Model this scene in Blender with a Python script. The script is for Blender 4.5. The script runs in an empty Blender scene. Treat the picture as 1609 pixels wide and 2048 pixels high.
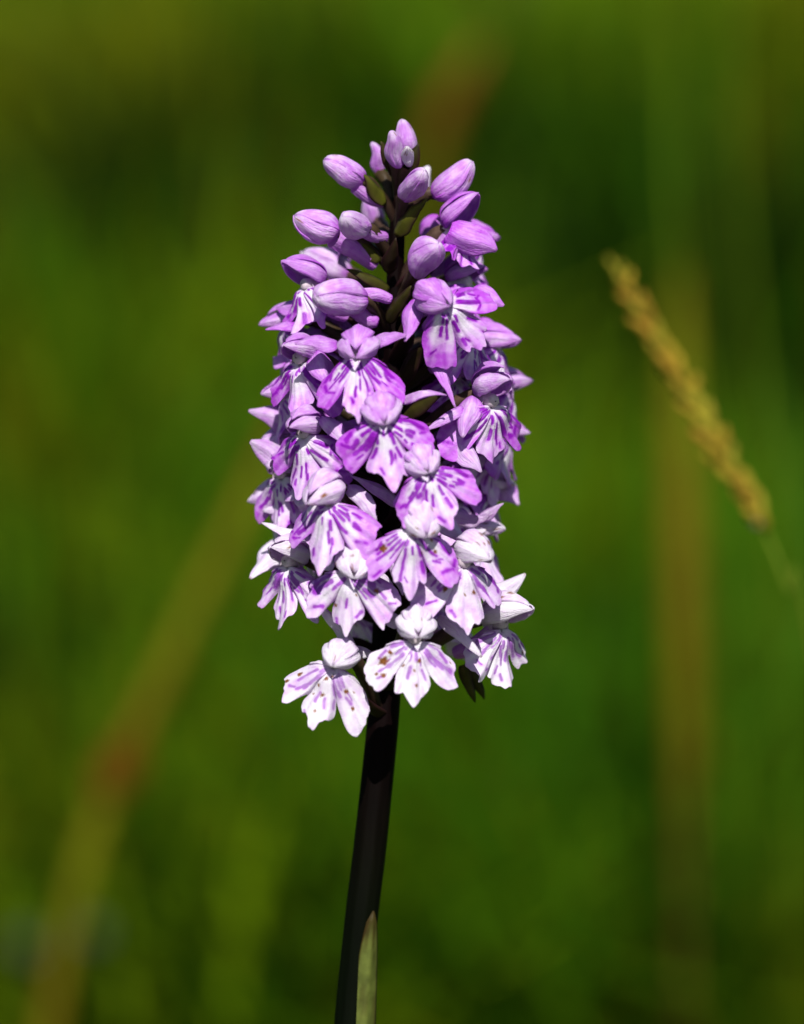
import bpy, math, random
import numpy as np
from mathutils import Matrix, Vector

# ------------------------------------------------------------------ camera, sky, sun, exposure
# Work frame "P": millimetres, x right, y away from the camera, z up, origin on the optical axis at the
# flower spike.  It is tilted with the camera and carried into the world by to_world().
PXMM = 17.0                       # photograph pixels per millimetre at the spike
DCAM = 500.0                      # camera distance in mm
PITCH = math.radians(10.0)
HEIGHT = 0.30                     # height of the P origin above the ground in metres
scene = bpy.context.scene
ROT = Matrix.Rotation(-PITCH, 4, 'X')
P2W = Matrix.Translation((0, 0, HEIGHT)) @ ROT @ Matrix.Scale(0.001, 4)
RW = np.array(ROT.to_3x3())

def to_world(p):
    p = np.asarray(p, float)
    return p @ RW.T * 0.001 + np.array([0, 0, HEIGHT])

cam = bpy.data.cameras.new('camera')
cam.sensor_fit = 'VERTICAL'; cam.sensor_height = 36.0; cam.sensor_width = 36.0
cam.lens = 36.0 * DCAM / (2048 / PXMM)
cam.clip_start = 0.02; cam.clip_end = 400.0
cam.dof.use_dof = True
cam.dof.focus_distance = (DCAM - 8.0) * 0.001
cam.dof.aperture_fstop = cam.lens / 15.0
camo = bpy.data.objects.new('camera', cam); scene.collection.objects.link(camo)
camo.location = Vector(to_world([0, -DCAM, 0]))
camo.rotation_euler = (math.radians(90) - PITCH, 0, 0)
scene.camera = camo

SUN_EL, SUN_AZ = math.radians(50), math.radians(3)      # azimuth from behind the camera towards the right
sv = Vector((math.cos(SUN_EL) * math.sin(SUN_AZ), -math.cos(SUN_EL) * math.cos(SUN_AZ), math.sin(SUN_EL)))
world = bpy.data.worlds.new('World'); scene.world = world; world.use_nodes = True
wn = world.node_tree; bg = wn.nodes['Background']
sky = wn.nodes.new('ShaderNodeTexSky'); sky.sky_type = 'NISHITA'; sky.sun_disc = False
sky.sun_elevation = SUN_EL; sky.sun_rotation = math.atan2(sv.x, sv.y)
wn.links.new(sky.outputs[0], bg.inputs[0]); bg.inputs[1].default_value = 0.055
sl = bpy.data.lights.new('sun', 'SUN'); sl.energy = 5.0; sl.angle = math.radians(0.55); sl.color = (1.0, 0.965, 0.9)
so = bpy.data.objects.new('sun', sl); scene.collection.objects.link(so)
so.rotation_euler = (-sv).to_track_quat('-Z', 'Y').to_euler(); so.location = (0.5, -1, 2)
scene.view_settings.view_transform = 'Standard'; scene.view_settings.look = 'None'
scene.view_settings.exposure = 0.38; scene.view_settings.gamma = 1.0
scene.view_settings.use_curve_mapping = False
scene.cycles.use_denoising = True
try: scene.cycles.denoiser = 'OPENIMAGEDENOISE'
except Exception: pass
scene.cycles.max_bounces = 5; scene.cycles.diffuse_bounces = 3; scene.cycles.glossy_bounces = 2; scene.cycles.transmission_bounces = 3
scene.cycles.sample_clamp_indirect = 4.0

# ------------------------------------------------------------------ helpers
col = scene.collection
rng = np.random.default_rng(11)
random.seed(5)

def px(x, y, d=0.0):
    """photograph pixel at depth d (mm behind the spike axis) -> P frame point"""
    k = (DCAM + d) / DCAM / PXMM
    return np.array([(x - 804.5) * k, d, (1024.0 - y) * k])

def norm(v):
    v = np.asarray(v, float); n = np.linalg.norm(v)
    return v / n if n > 1e-9 else v

def smooth(a, b, x):
    t = np.clip((x - a) / (b - a), 0, 1); return t * t * (3 - 2 * t)

def lerp(a, b, t): return a + (b - a) * t

class MB:
    """collects grids of vertices with two point attributes into one mesh"""
    def __init__(s): s.v, s.f, s.c, s.u, s.n = [], [], [], [], 0
    def grid(s, P, C, U, closed=False, flip=False):
        a, b = P.shape[:2]
        i = np.arange(a * b).reshape(a, b)
        if closed: i = np.concatenate([i, i[:, :1]], 1)
        q = np.stack([i[:-1, :-1], i[:-1, 1:], i[1:, 1:], i[1:, :-1]], -1).reshape(-1, 4)
        if flip: q = q[:, ::-1]
        s.f.append(q + s.n); s.v.append(P.reshape(-1, 3)); s.n += a * b
        s.c.append(np.broadcast_to(C, P.shape[:2] + (3,)).reshape(-1, 3))
        s.u.append(np.broadcast_to(U, P.shape[:2] + (3,)).reshape(-1, 3))
        return s
    def build(s, name, mat, parent=None, origin=(0, 0, 0), scale=0.001, thick=0.0):
        me = bpy.data.meshes.new(name)
        V = (np.concatenate(s.v) - np.asarray(origin)) * scale
        F = np.concatenate(s.f)
        me.vertices.add(len(V)); me.vertices.foreach_set('co', V.astype(np.float32).ravel())
        me.loops.add(F.size); me.loops.foreach_set('vertex_index', F.astype(np.int32).ravel())
        me.polygons.add(len(F))
        me.polygons.foreach_set('loop_start', np.arange(0, F.size, 4, dtype=np.int32))
        me.polygons.foreach_set('loop_total', np.full(len(F), 4, dtype=np.int32))
        me.polygons.foreach_set('use_smooth', np.ones(len(F), dtype=bool))
        me.update(calc_edges=True); me.validate()
        C = np.concatenate(s.c); C4 = np.concatenate([C, np.ones((len(C), 1))], 1)
        me.attributes.new('pc', 'FLOAT_COLOR', 'POINT').data.foreach_set('color', C4.astype(np.float32).ravel())
        me.attributes.new('puv', 'FLOAT_VECTOR', 'POINT').data.foreach_set('vector', np.concatenate(s.u).astype(np.float32).ravel())
        me.materials.append(mat)
        o = bpy.data.objects.new(name, me); col.objects.link(o)
        if parent is not None: o.parent = parent
        if thick:
            m = o.modifiers.new('flesh', 'SOLIDIFY'); m.thickness = thick * scale; m.offset = 0.0
        return o

def empty(name, loc, label, cat, group=None):
    o = bpy.data.objects.new(name, None); col.objects.link(o); o.location = loc
    o.empty_display_size = 0.02
    o['label'] = label; o['category'] = cat
    if group: o['group'] = group
    return o

# ------------------------------------------------------------------ materials
def nodes(name):
    m = bpy.data.materials.new(name); m.use_nodes = True
    nt = m.node_tree; nt.nodes.clear()
    return m, nt, nt.nodes.new, nt.links.new

def mixc(nt, fac, a, b, mode='MIX'):
    n = nt.nodes.new('ShaderNodeMix'); n.data_type = 'RGBA'; n.blend_type = mode
    for sock, val in ((n.inputs['Factor'], fac), (n.inputs['A'], a), (n.inputs['B'], b)):
        pass
    def put(i, val):
        if hasattr(val, 'is_output'): nt.links.new(val, n.inputs[i])
        elif isinstance(val, (int, float)): n.inputs[i].default_value = val
        else: n.inputs[i].default_value = (*val, 1)
    put(0, fac); put(6, a); put(7, b)
    return n.outputs[2]

def maths(nt, op, a, b=None, c=None):
    n = nt.nodes.new('ShaderNodeMath'); n.operation = op
    for i, v in enumerate((a, b, c)):
        if v is None: continue
        if hasattr(v, 'is_output'): nt.links.new(v, n.inputs[i])
        else: n.inputs[i].default_value = v
    return n.outputs[0]

def ramp(nt, v, a, b, lo=0.0, hi=1.0):
    n = nt.nodes.new('ShaderNodeMapRange'); n.inputs[1].default_value = a; n.inputs[2].default_value = b
    n.inputs[3].default_value = lo; n.inputs[4].default_value = hi
    nt.links.new(v, n.inputs[0]); return n.outputs[0]

def petal_material():
    # pc: red = lilac blush, green = purple mark, blue = brown withered spot;  puv: across, along, random
    m, nt, new, link = nodes('orchid_petal')
    a = new('ShaderNodeAttribute'); a.attribute_name = 'pc'
    s = new('ShaderNodeSeparateColor'); link(a.outputs['Color'], s.inputs[0])
    u = new('ShaderNodeAttribute'); u.attribute_name = 'puv'
    geo = new('ShaderNodeTexCoord')
    # mottled blush
    n1 = new('ShaderNodeTexNoise'); n1.inputs['Scale'].default_value = 900; n1.inputs['Detail'].default_value = 4
    link(geo.outputs['Object'], n1.inputs['Vector'])
    # veins running along the petal
    mp = new('ShaderNodeMapping'); mp.inputs['Scale'].default_value = (6.5, 0.8, 7.0); link(u.outputs['Vector'], mp.inputs[0])
    n2 = new('ShaderNodeTexNoise'); n2.inputs['Scale'].default_value = 1.6; n2.inputs['Detail'].default_value = 3
    link(mp.outputs[0], n2.inputs['Vector'])
    vein = ramp(nt, n2.outputs['Fac'], 0.42, 0.64)
    bl = maths(nt, 'MULTIPLY_ADD', ramp(nt, n1.outputs['Fac'], 0.3, 0.7, -0.16, 0.16), 1.0, s.outputs[0])
    bl = maths(nt, 'MULTIPLY_ADD', vein, 0.17, bl)
    bl = maths(nt, 'MULTIPLY_ADD', bl, 1.0, -0.08); 
    cl = new('ShaderNodeClamp'); link(bl, cl.inputs[0])
    c = mixc(nt, ramp(nt, cl.outputs[0], 0.0, 0.55), (0.85, 0.82, 0.89), (0.66, 0.34, 0.79))
    c = mixc(nt, ramp(nt, cl.outputs[0], 0.5, 1.0), c, (0.50, 0.085, 0.69))
    mk = maths(nt, 'MULTIPLY', s.outputs[1], ramp(nt, n1.outputs['Fac'], 0.25, 0.55, 0.88, 1.0))
    c = mixc(nt, mk, c, (0.30, 0.008, 0.50))
    n3 = new('ShaderNodeTexNoise'); n3.inputs['Scale'].default_value = 2600; n3.inputs['Detail'].default_value = 2
    link(geo.outputs['Object'], n3.inputs['Vector'])
    br = mixc(nt, n3.outputs['Fac'], (0.05, 0.016, 0.006), (0.42, 0.15, 0.035))
    c = mixc(nt, s.outputs[2], c, br)
    # dewy cell relief
    vo = new('ShaderNodeTexVoronoi'); vo.inputs['Scale'].default_value = 5200
    link(geo.outputs['Object'], vo.inputs['Vector'])
    b1 = new('ShaderNodeBump'); b1.inputs['Strength'].default_value = 0.4; b1.inputs['Distance'].default_value = 0.0001
    link(vo.outputs['Distance'], b1.inputs['Height'])
    b2 = new('ShaderNodeBump'); b2.inputs['Strength'].default_value = 0.6; b2.inputs['Distance'].default_value = 0.0003
    link(n2.outputs['Fac'], b2.inputs['Height']); link(b1.outputs[0], b2.inputs['Normal'])
    p = new('ShaderNodeBsdfPrincipled'); link(c, p.inputs['Base Color'])
    p.inputs['Roughness'].default_value = 0.42; p.inputs['Specular IOR Level'].default_value = 0.3
    link(b2.outputs[0], p.inputs['Normal'])
    t = new('ShaderNodeBsdfTranslucent'); link(mixc(nt, 1.0, c, (0.95, 0.66, 1.0), 'MULTIPLY'), t.inputs['Color'])
    mx = new('ShaderNodeMixShader'); mx.inputs[0].default_value = 0.34
    link(p.outputs[0], mx.inputs[1]); link(t.outputs[0], mx.inputs[2])
    o = new('ShaderNodeOutputMaterial'); link(mx.outputs[0], o.inputs['Surface'])
    return m

def plain_material(name, scale=900, var=0.35, rough=0.5, trans=0.0, spec=0.4, bump=0.3, bdist=0.0002, stretch=(1, 1, 1)):
    # pc carries the plain surface colour; noise gives mottling and relief
    m, nt, new, link = nodes(name)
    a = new('ShaderNodeAttribute'); a.attribute_name = 'pc'
    g = new('ShaderNodeTexCoord')
    mp = new('ShaderNodeMapping'); mp.inputs['Scale'].default_value = stretch; link(g.outputs['Object'], mp.inputs[0])
    n = new('ShaderNodeTexNoise'); n.inputs['Scale'].default_value = scale; n.inputs['Detail'].default_value = 4
    link(mp.outputs[0], n.inputs['Vector'])
    k = ramp(nt, n.outputs['Fac'], 0.25, 0.75, 1 - var, 1 + var)
    hs = new('ShaderNodeHueSaturation'); link(a.outputs['Color'], hs.inputs['Color']); link(k, hs.inputs['Value'])
    p = new('ShaderNodeBsdfPrincipled'); link(hs.outputs[0], p.inputs['Base Color'])
    p.inputs['Roughness'].default_value = rough; p.inputs['Specular IOR Level'].default_value = spec
    if bump:
        b = new('ShaderNodeBump'); b.inputs['Strength'].default_value = bump; b.inputs['Distance'].default_value = bdist
        link(n.outputs['Fac'], b.inputs['Height']); link(b.outputs[0], p.inputs['Normal'])
    o = new('ShaderNodeOutputMaterial')
    if trans:
        t = new('ShaderNodeBsdfTranslucent'); link(hs.outputs[0], t.inputs['Color'])
        mx = new('ShaderNodeMixShader'); mx.inputs[0].default_value = trans
        link(p.outputs[0], mx.inputs[1]); link(t.outputs[0], mx.inputs[2]); link(mx.outputs[0], o.inputs[0])
    else: link(p.outputs[0], o.inputs[0])
    return m

M_PETAL = petal_material()
M_FLESH = plain_material('orchid_flesh', 1400, 0.3, 0.5, 0.0, 0.2)
M_STEM = plain_material('orchid_stem', 700, 0.4, 0.6, 0.0, 0.04, stretch=(1, 1, 0.12))
M_LEAF = plain_material('orchid_leaf', 500, 0.4, 0.55, 0.18, 0.14)
M_GRASS = plain_material('meadow_grass', 60, 0.25, 0.6, 0.2, 0.06, bump=0)
M_DRY = plain_material('dry_stalk', 300, 0.3, 0.7, 0.15, 0.08, stretch=(1, 1, 0.2))

def ground_material():
    m, nt, new, link = nodes('meadow_soil')
    g = new('ShaderNodeTexCoord')
    n = new('ShaderNodeTexNoise'); n.inputs['Scale'].default_value = 9; n.inputs['Detail'].default_value = 8
    link(g.outputs['Object'], n.inputs['Vector'])
    c = mixc(nt, ramp(nt, n.outputs['Fac'], 0.35, 0.65), (0.022, 0.04, 0.006), (0.05, 0.075, 0.008))
    p = new('ShaderNodeBsdfPrincipled'); link(c, p.inputs['Base Color']); p.inputs['Roughness'].default_value = 0.95
    b = new('ShaderNodeBump'); b.inputs['Distance'].default_value = 0.02; link(n.outputs['Fac'], b.inputs['Height'])
    link(b.outputs[0], p.inputs['Normal'])
    o = new('ShaderNodeOutputMaterial'); link(p.outputs[0], o.inputs[0])
    return m

# ------------------------------------------------------------------ the ground
def gz(x, y):
    """the meadow rises in a gentle bank behind the orchid"""
    x, y = np.asarray(x, float), np.asarray(y, float)
    return .30 * np.clip(y - .52, 0, None) / (1 + np.clip(y - .52, 0, None) / 9.0) * (1 + .05 * np.sin(x * 2.3))

def build_ground():
    n = 121
    t = np.linspace(-1, 1, n); s = np.sign(t) * np.abs(t) ** 3 * 150
    X, Y = np.meshgrid(s, s, indexing='ij')
    Z = 0.012 * np.sin(X * 3.1 + 1) * np.sin(Y * 2.7) + 0.02 * np.sin(X * .7) * np.cos(Y * .9 + 2) - 0.035 + gz(X, Y)
    P = np.stack([X, Y, Z], -1)
    o = MB().grid(P, np.array([.04, .06, .01]), np.zeros(3)).build('ground', ground_material(), scale=1.0)
    o['kind'] = 'structure'; o['label'] = 'meadow ground under the grass'
build_ground()

# ------------------------------------------------------------------ shape builders (all in mm, P frame)
def sheet(P0, P1, n, width, bend=0.0, cup=0.3, prof='lance', nu=9, nt=17, twist=0.0, curl=0.0, wob=0.0, seed=0, tipw=0.0):
    """a petal or leaf from P0 to P1, facing n; returns points, across, along"""
    P0, P1 = np.asarray(P0, float), np.asarray(P1, float)
    d = P1 - P0; L = np.linalg.norm(d); e = d / L
    n = norm(n - np.dot(n, e) * e); sd = np.cross(e, n)
    t = np.linspace(0, 1, nt)[:, None]; u = np.linspace(-1, 1, nu)[None, :]
    if prof == 'lance': w = ((t + .02) ** .6 * (1 - t) ** 1.0 * 2.3 + 0.2 * (1 - t) ** 2) * (1 + .10 * np.sin(5.5 * t + seed)) + tipw * t ** 8
    elif prof == 'ovate': w = (np.clip(t, 0, 1) ** 0.55) * (1 - t) ** 0.62 * 1.75 + 0.15 * (1 - t) ** 2
    elif prof == 'grass': w = np.minimum(1.0, 0.75 + t) * (1 - t) ** 0.45
    else: w = np.ones_like(t)
    w = np.maximum(w, 0.012) * width / 2
    r = np.random.default_rng(seed); ph = r.uniform(0, 6.28, 4)
    ang = twist * t
    c = P0 + d * t + n * (bend * L * 4 * t * (1 - t)) + n * (curl * L * t ** 3)
    sdt = sd * np.cos(ang) + n * np.sin(ang); nt_ = n * np.cos(ang) - sd * np.sin(ang)
    uu = u * w
    dep = -cup * 1.25 * w * np.sqrt(u ** 2 + .02) + wob * np.sin(7 * t + ph[0] + 2.2 * u) * w * np.abs(u) + 0.08 * w * np.exp(-(u * 4) ** 2)
    P = c[:, None, :] + sdt[:, None, :] * uu[..., None] + nt_[:, None, :] * dep[..., None]
    if prof == 'lance': P = wrinkle(P, .055 * width, 3.4 / width, seed + 3)
    T = np.broadcast_to(t, P.shape[:2]); U = np.broadcast_to(u, P.shape[:2])
    return P, U, T

def shell(base, tip, up, hw, hh, a0, a1, off=1.0, prof='egg', nt=19, na=13, taper=0.5, keel=0.05, seed=0, bow=0.0):
    """a curved scale lying on an egg that runs from base to tip; angles in degrees, 90 = top"""
    base, tip = np.asarray(base, float), np.asarray(tip, float)
    d = tip - base; L = np.linalg.norm(d); e = d / L
    up = norm(up - np.dot(up, e) * e); sd = np.cross(e, up)          # right-hand side looking along e from behind
    t = np.linspace(0.0, 1, nt)[:, None]; k = np.linspace(-1, 1, na)[None, :]
    if prof == 'egg': p = np.minimum(1.0, (t + 0.012) ** 0.46 * (1 - t + 0.0003) ** 0.58 / 0.495 * (1 - .03 * t))
    elif prof == 'hood': p = (t + 0.02) ** 0.44 * (1 - t + 0.0006) ** 0.74 / 0.445
    r = np.random.default_rng(seed)
    am, ah = math.radians((a0 + a1) / 2), math.radians((a1 - a0) / 2)
    nar = 1 - taper * np.clip((t - 0.55) / 0.45, 0, 1) ** 2
    th = am + k * ah * nar
    rad = p * (1 + keel * np.exp(-(k * 4) ** 2) + 0.022 * np.sin(th * 7 + r.uniform(0, 6)) + 0.016 * np.sin(k * 11 + r.uniform(0, 6) + 2 * t) + 0.03 * (1 - np.abs(k)) ) * off
    P = base + e * (L * t)[..., None] + (sd * np.cos(th)[..., None] * hw + up * np.sin(th)[..., None] * hh) * rad[..., None]
    P = wrinkle(P + up * (bow * L * (4 * t * (1 - t)))[..., None], .10, 1.3, seed + 7)
    return P, np.broadcast_to(k, P.shape[:2]), np.broadcast_to(t, P.shape[:2])

def tube(pts, rad, nseg=14, nt=None, ribs=0, ribamp=0.0, twist=0.0):
    pts = np.asarray(pts, float); rad = np.asarray(rad, float)
    n = nt or max(14, 6 * len(pts))
    # Catmull-Rom through the points
    q = np.concatenate([[2 * pts[0] - pts[1]], pts, [2 * pts[-1] - pts[-2]]])
    S = np.linspace(0, len(pts) - 1, n); i = np.minimum(S.astype(int), len(pts) - 2); f = (S - i)[:, None]
    a, b, c, d = q[i], q[i + 1], q[i + 2], q[i + 3]
    P = 0.5 * ((2 * b) + (-a + c) * f + (2 * a - 5 * b + 4 * c - d) * f ** 2 + (-a + 3 * b - 3 * c + d) * f ** 3)
    R = np.interp(S, np.arange(len(rad)), rad)
    T = np.gradient(P, axis=0); T /= np.linalg.norm(T, axis=1)[:, None] + 1e-9
    ref = np.array([0.13, 1, 0.21]) if abs(T[0] @ np.array([0, 1, 0])) < 0.9 else np.array([1.0, 0.1, 0.2])
    A = []; v = ref
    for k in range(n):
        v = norm(v - T[k] * (v @ T[k])); A.append(v)
    A = np.array(A); B = np.cross(T, A)
    th = np.linspace(0, 2 * np.pi, nseg, endpoint=False)
    al = np.linspace(0, 1, n)
    ang = th[None, :] + twist * al[:, None]
    rr = R[:, None] * (1 + ribamp * np.cos(ribs * th)[None, :]) if ribs else np.repeat(R[:, None], nseg, 1)
    V = P[:, None, :] + (A[:, None, :] * np.cos(ang)[..., None] + B[:, None, :] * np.sin(ang)[..., None]) * rr[..., None]
    return V, np.broadcast_to((th / np.pi - 1)[None, :], V.shape[:2]), np.broadcast_to(al[:, None], V.shape[:2])

def wrinkle(P, amp, freq, seed):
    r = np.random.default_rng(seed); Q = np.zeros_like(P)
    for k in range(6):
        w = r.normal(0, freq, (3,)); Q += np.sin(P @ w + r.uniform(0, 6.28))[..., None] * norm(r.normal(0, 1, 3)) / 2.4
    return P + amp * Q

def U3(u, t, s): return np.stack([u, t * 3, np.full(u.shape, s * 1.7)], -1)

# ------------------------------------------------------------------ the orchid
AXIS_PX = np.array([(806, 262), (802, 330), (797, 420), (792, 520), (788, 700), (783, 900), (778, 1150), (772, 1330), (767, 1430), (752, 1580),
                    (737, 1720), (720, 1860), (702, 2045), (688, 2250), (690, 2600), (692, 3200), (700, 4200), (706, 5400), (708, 6150)], float)
AXIS = np.array([px(x, y, 0) for x, y in AXIS_PX])
def axis_at(z):
    return np.array([np.interp(-z, -AXIS[:, 2], AXIS[:, 0]), 0.0, z])

base_w = to_world(AXIS[-1])
orchid = empty('spotted_orchid', Vector(base_w), 'tall spike of lilac and white spotted orchid flowers on a dark stem', 'orchid')
orchid.rotation_euler = (-PITCH, 0, 0)
ORG = AXIS[-1]
def part(mb, name, mat, parent=None, thick=0.0):
    return mb.build(name, mat, parent or orchid, origin=ORG, thick=thick)

# stem -----------------------------------------------------------
def build_stem():
    R = np.interp(AXIS_PX[:, 1], [262, 330, 520, 900, 1330, 1700, 2050, 3000, 6150], [0.5, 0.75, 1.0, 1.45, 1.82, 1.92, 1.95, 2.4, 3.2])
    V, u, t = tube(AXIS, R, 28, 170, ribs=9, ribamp=0.035)
    z = V[..., 2]
    c0, c1 = np.array([0.0028, 0.0008, 0.001]), np.array([0.0012, 0.0024, 0.0006])
    f = smooth(-22, -55, z)[..., None]
    C = c0 * (1 - f) + c1 * f
    m = MB(); m.grid(V, C, U3(u, t, 0), closed=True)
    part(m, 'stem', M_STEM)
build_stem()

# lip ------------------------------------------------------------
LIP_PHI = np.array([-3, 0, 3, 7, 12, 17.5, 22.5, 26, 28.5, 31, 34.5, 39, 44, 51, 60, 69, 77, 85, 94, 104, 112], float)
LIP_R = np.array([7.15, 7.5, 7.15, 6.55, 6.1, 5.9, 5.4, 4.6, 3.7, 4.6, 6.3, 7.05, 6.95, 6.6, 6.25, 5.75, 4.9, 3.8, 2.7, 1.8, 1.2], float)
def hermite(x, X, Y):
    m = np.gradient(Y, X); i = np.clip(np.searchsorted(X, x) - 1, 0, len(X) - 2)
    h = X[i + 1] - X[i]; t = (x - X[i]) / h
    return ((1 + 2 * t) * (1 - t) ** 2 * Y[i] + t * (1 - t) ** 2 * h * m[i] + t * t * (3 - 2 * t) * Y[i + 1] + t * t * (t - 1) * h * m[i + 1])

def lip_marks(r, amt):
    """strokes as (polyline in (phi deg, radius mm), half width)"""
    S = []
    for sg in (-1, 1):
        j = lambda a: r.normal(0, a)
        b = [((80, 1.7), (76, 3.0), (66, 4.6)), ((63, 1.5), (60, 2.6), (57, 3.9)), ((47, 1.5), (47, 2.9), (52, 4.5)),
             ((34, 1.7), (38, 2.9), (41, 3.7)), ((41, 4.6), (46, 5.3)), ((56, 4.6), (62, 5.1)), ((20, 1.9), (17, 3.0), (17, 4.6)), ((9, 1.5), (8, 2.2)),
             ((24, 1.1), (26, 1.6)), ((5, 3.2), (6, 4.3)), ((71, 1.1), (69, 1.5)), ((50, 1.0), (50, 1.3)), ((12, 5.0), (10, 5.6)), ((40, 5.0), (52, 5.4), (64, 5.0)), ((70, 4.4), (78, 3.6)), ((60, 3.9), (72, 3.4))]
        for k, line in enumerate(b):
            if r.random() < ((0.12 if k < 4 else 0.42 if k < 13 else 0.72) + .30 * (1 - amt)): continue
            dp, dr, st = j(4.0), j(0.25), 1 + j(0.10)
            pts = [(sg * (p + dp + j(1.5)), max(0.7, q * st + dr)) for p, q in line]
            if len(pts) == 3 and r.random() < .55:              # broken line: dash, gap, dot
                (a0, b0), (a1, b1), (a2, b2) = pts; g = r.uniform(.25, .6)
                S.append(([(lerp(a1, a2, g), lerp(b1, b2, g)), (a2, b2)], max(.12, .2 * (1 + j(.25)))))
                pts = [(a0, b0), (lerp(a0, a1, .9), lerp(b0, b1, .9))]
            w = (0.225 if k < 4 else 0.175) * (1 + j(0.22))
            S.append((pts, max(0.1, w)))
    return S

def build_lip(fl, r, R3, T, mb, pink, marks, spots):
    sc = fl.get('sc', 1.0); ll, lm, lr = np.array(fl.get('lobes', (1, 1, 1))) * (1 + r.normal(0, .045, 3))
    q_ = 1.5 if fl['d'] < 0 else .7
    ns = int(34 * q_); na_, nb_ = int(52 * q_), int(36 * q_)
    phi = np.concatenate([np.linspace(-112, -26, na_), np.linspace(-25.2, 25.2, nb_), np.linspace(26, 112, na_)])
    ab = np.abs(phi)
    jit = LIP_R * (1 + r.normal(0, .03, len(LIP_R))); jit2 = LIP_R * (1 + r.normal(0, .03, len(LIP_R)))
    jit2[:3] = jit[:3]
    wp = r.normal(0, 1.2, 2)                                    # pointed corners shift a little
    warp = lambda a, k: a + wp[k] * np.exp(-((a - 42) / 14) ** 2)
    rr = np.where(phi < 0, hermite(warp(ab, 0), LIP_PHI, jit), hermite(warp(ab, 1), LIP_PHI, jit2))
    side = smooth(27, 31, ab); mid = 1 - side
    rr = rr * np.where(phi < 0, lerp(lm, ll, side), lerp(lm, lr, side))
    k = np.array([.22, .56, .22]); rr = np.convolve(np.pad(rr, 1, 'edge'), k, 'valid')
    p1, p2, p3, p4, p5 = r.uniform(0, 6.28, 5)
    pr = np.radians(phi)
    rr = rr * (1 + 0.035 * np.sin(9 * pr + p1) + 0.014 * np.sin(23 * pr + p2) + 0.006 * np.sin(55 * pr + p3))
    s = np.concatenate([[0.04, 0.1], np.linspace(0.17, 1, ns - 2)])
    # lobe centre angles are squeezed or opened a little per flower
    op = fl.get('open', 1.0) + r.normal(0, 0.03)
    pa = pr * op
    S, PH = np.meshgrid(s, pr, indexing='ij'); RR = S * rr[None, :]
    A = np.meshgrid(s, pa, indexing='ij')[1]
    X = RR * np.sin(A); Y = -RR * np.cos(A)
    MID = mid[None, :] * np.ones_like(S); AB = ab[None, :] * np.ones_like(S)
    fold = fl.get('fold', 1.0) * (1 + r.normal(0, 0.15)); mb_ = fl.get('mid', r.uniform(-0.6, 0.5))
    Z = 0.9 * np.exp(-((RR - 1.6) / 1.6) ** 2)
    Z -= fold * 1.45 * (np.abs(X) / 5.0) ** 1.7
    Z += MID * mb_ * S ** 2 + (1 - MID) * 0.25 * S
    Z -= 0.75 * S ** 2 * ((AB - 52) / 26) ** 2 * (1 - MID) * np.where(AB < 90, 1, 0.5)
    Z -= 0.55 * S * (AB / 26) ** 2 * MID
    Z += 0.40 * S ** 2 * np.sin(6.5 * PH + p4) + 0.20 * S ** 2 * np.sin(15 * PH + p5 + 3 * S)
    Z += 0.08 * S * np.sin(30 * PH + p1)
    if fl.get('curl'): Z += fl['curl'] * S ** 3
    loc = np.stack([X, Y, Z], -1) * sc
    tl = math.radians(fl.get('tilt', 18) + 5)
    Rt = np.array([[1, 0, 0], [0, math.cos(tl), math.sin(tl)], [0, -math.sin(tl), math.cos(tl)]])
    P = (loc @ Rt.T + np.array([0, -0.15, 0.2]) * sc) @ R3.T + T
    P = wrinkle(P, 0.13, 1.1, int(p1 * 1e5))
    # colour masks
    edge = smooth(0.38, 0.93, S)
    mott = 0.12 * np.sin(5 * X + p2) * np.sin(4.3 * Y + p3)
    blush = pink * (edge * lerp(1.0, 0.55, MID) * (0.85 + mott) + 0.08)
    blush += pink * 0.30 * smooth(62, 90, AB) * smooth(0.3, 0.7, S)
    mk = np.zeros_like(S); halo = np.zeros_like(S)
    for pts, w in lip_marks(r, marks):
        q = np.array([(b * math.sin(math.radians(a)), -b * math.cos(math.radians(a))) for a, b in pts])
        bx, by = RR * np.sin(PH), -RR * np.cos(PH)
        for (x0, y0), (x1, y1) in zip(q[:-1], q[1:]):
            dx, dy = x1 - x0, y1 - y0
            t = np.clip(((bx - x0) * dx + (by - y0) * dy) / (dx * dx + dy * dy + 1e-9), 0, 1)
            dist = np.hypot(bx - x0 - t * dx, by - y0 - t * dy) * (1 + 0.15 * np.sin(6 * bx + 4 * by))
            mk = np.maximum(mk, 1 - smooth(w * 0.6, w * 1.2, dist)); halo = np.maximum(halo, 1 - smooth(w * .8, w * 2.6, dist))
    mk *= marks; blush = blush + halo * .26 * marks
    br = np.zeros_like(S)
    for (a, b, w) in spots:
        x0, y0 = b * math.sin(math.radians(a)), -b * math.cos(math.radians(a))
        dist = np.hypot(RR * np.sin(PH) - x0, RR * np.cos(PH) * -1 - y0) * (1 + 0.28 * np.sin(9 * X + 7 * b) * np.sin(8 * Y + a)) + .05 * np.sin(21 * X + 17 * Y)
        br = np.maximum(br, 1 - smooth(w * 0.6, w * 1.15, dist))
    mb.grid(P, np.stack([blush, mk, br], -1), np.stack([PH * .45, S * .8, np.full_like(S, p1)], -1), flip=True)

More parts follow.
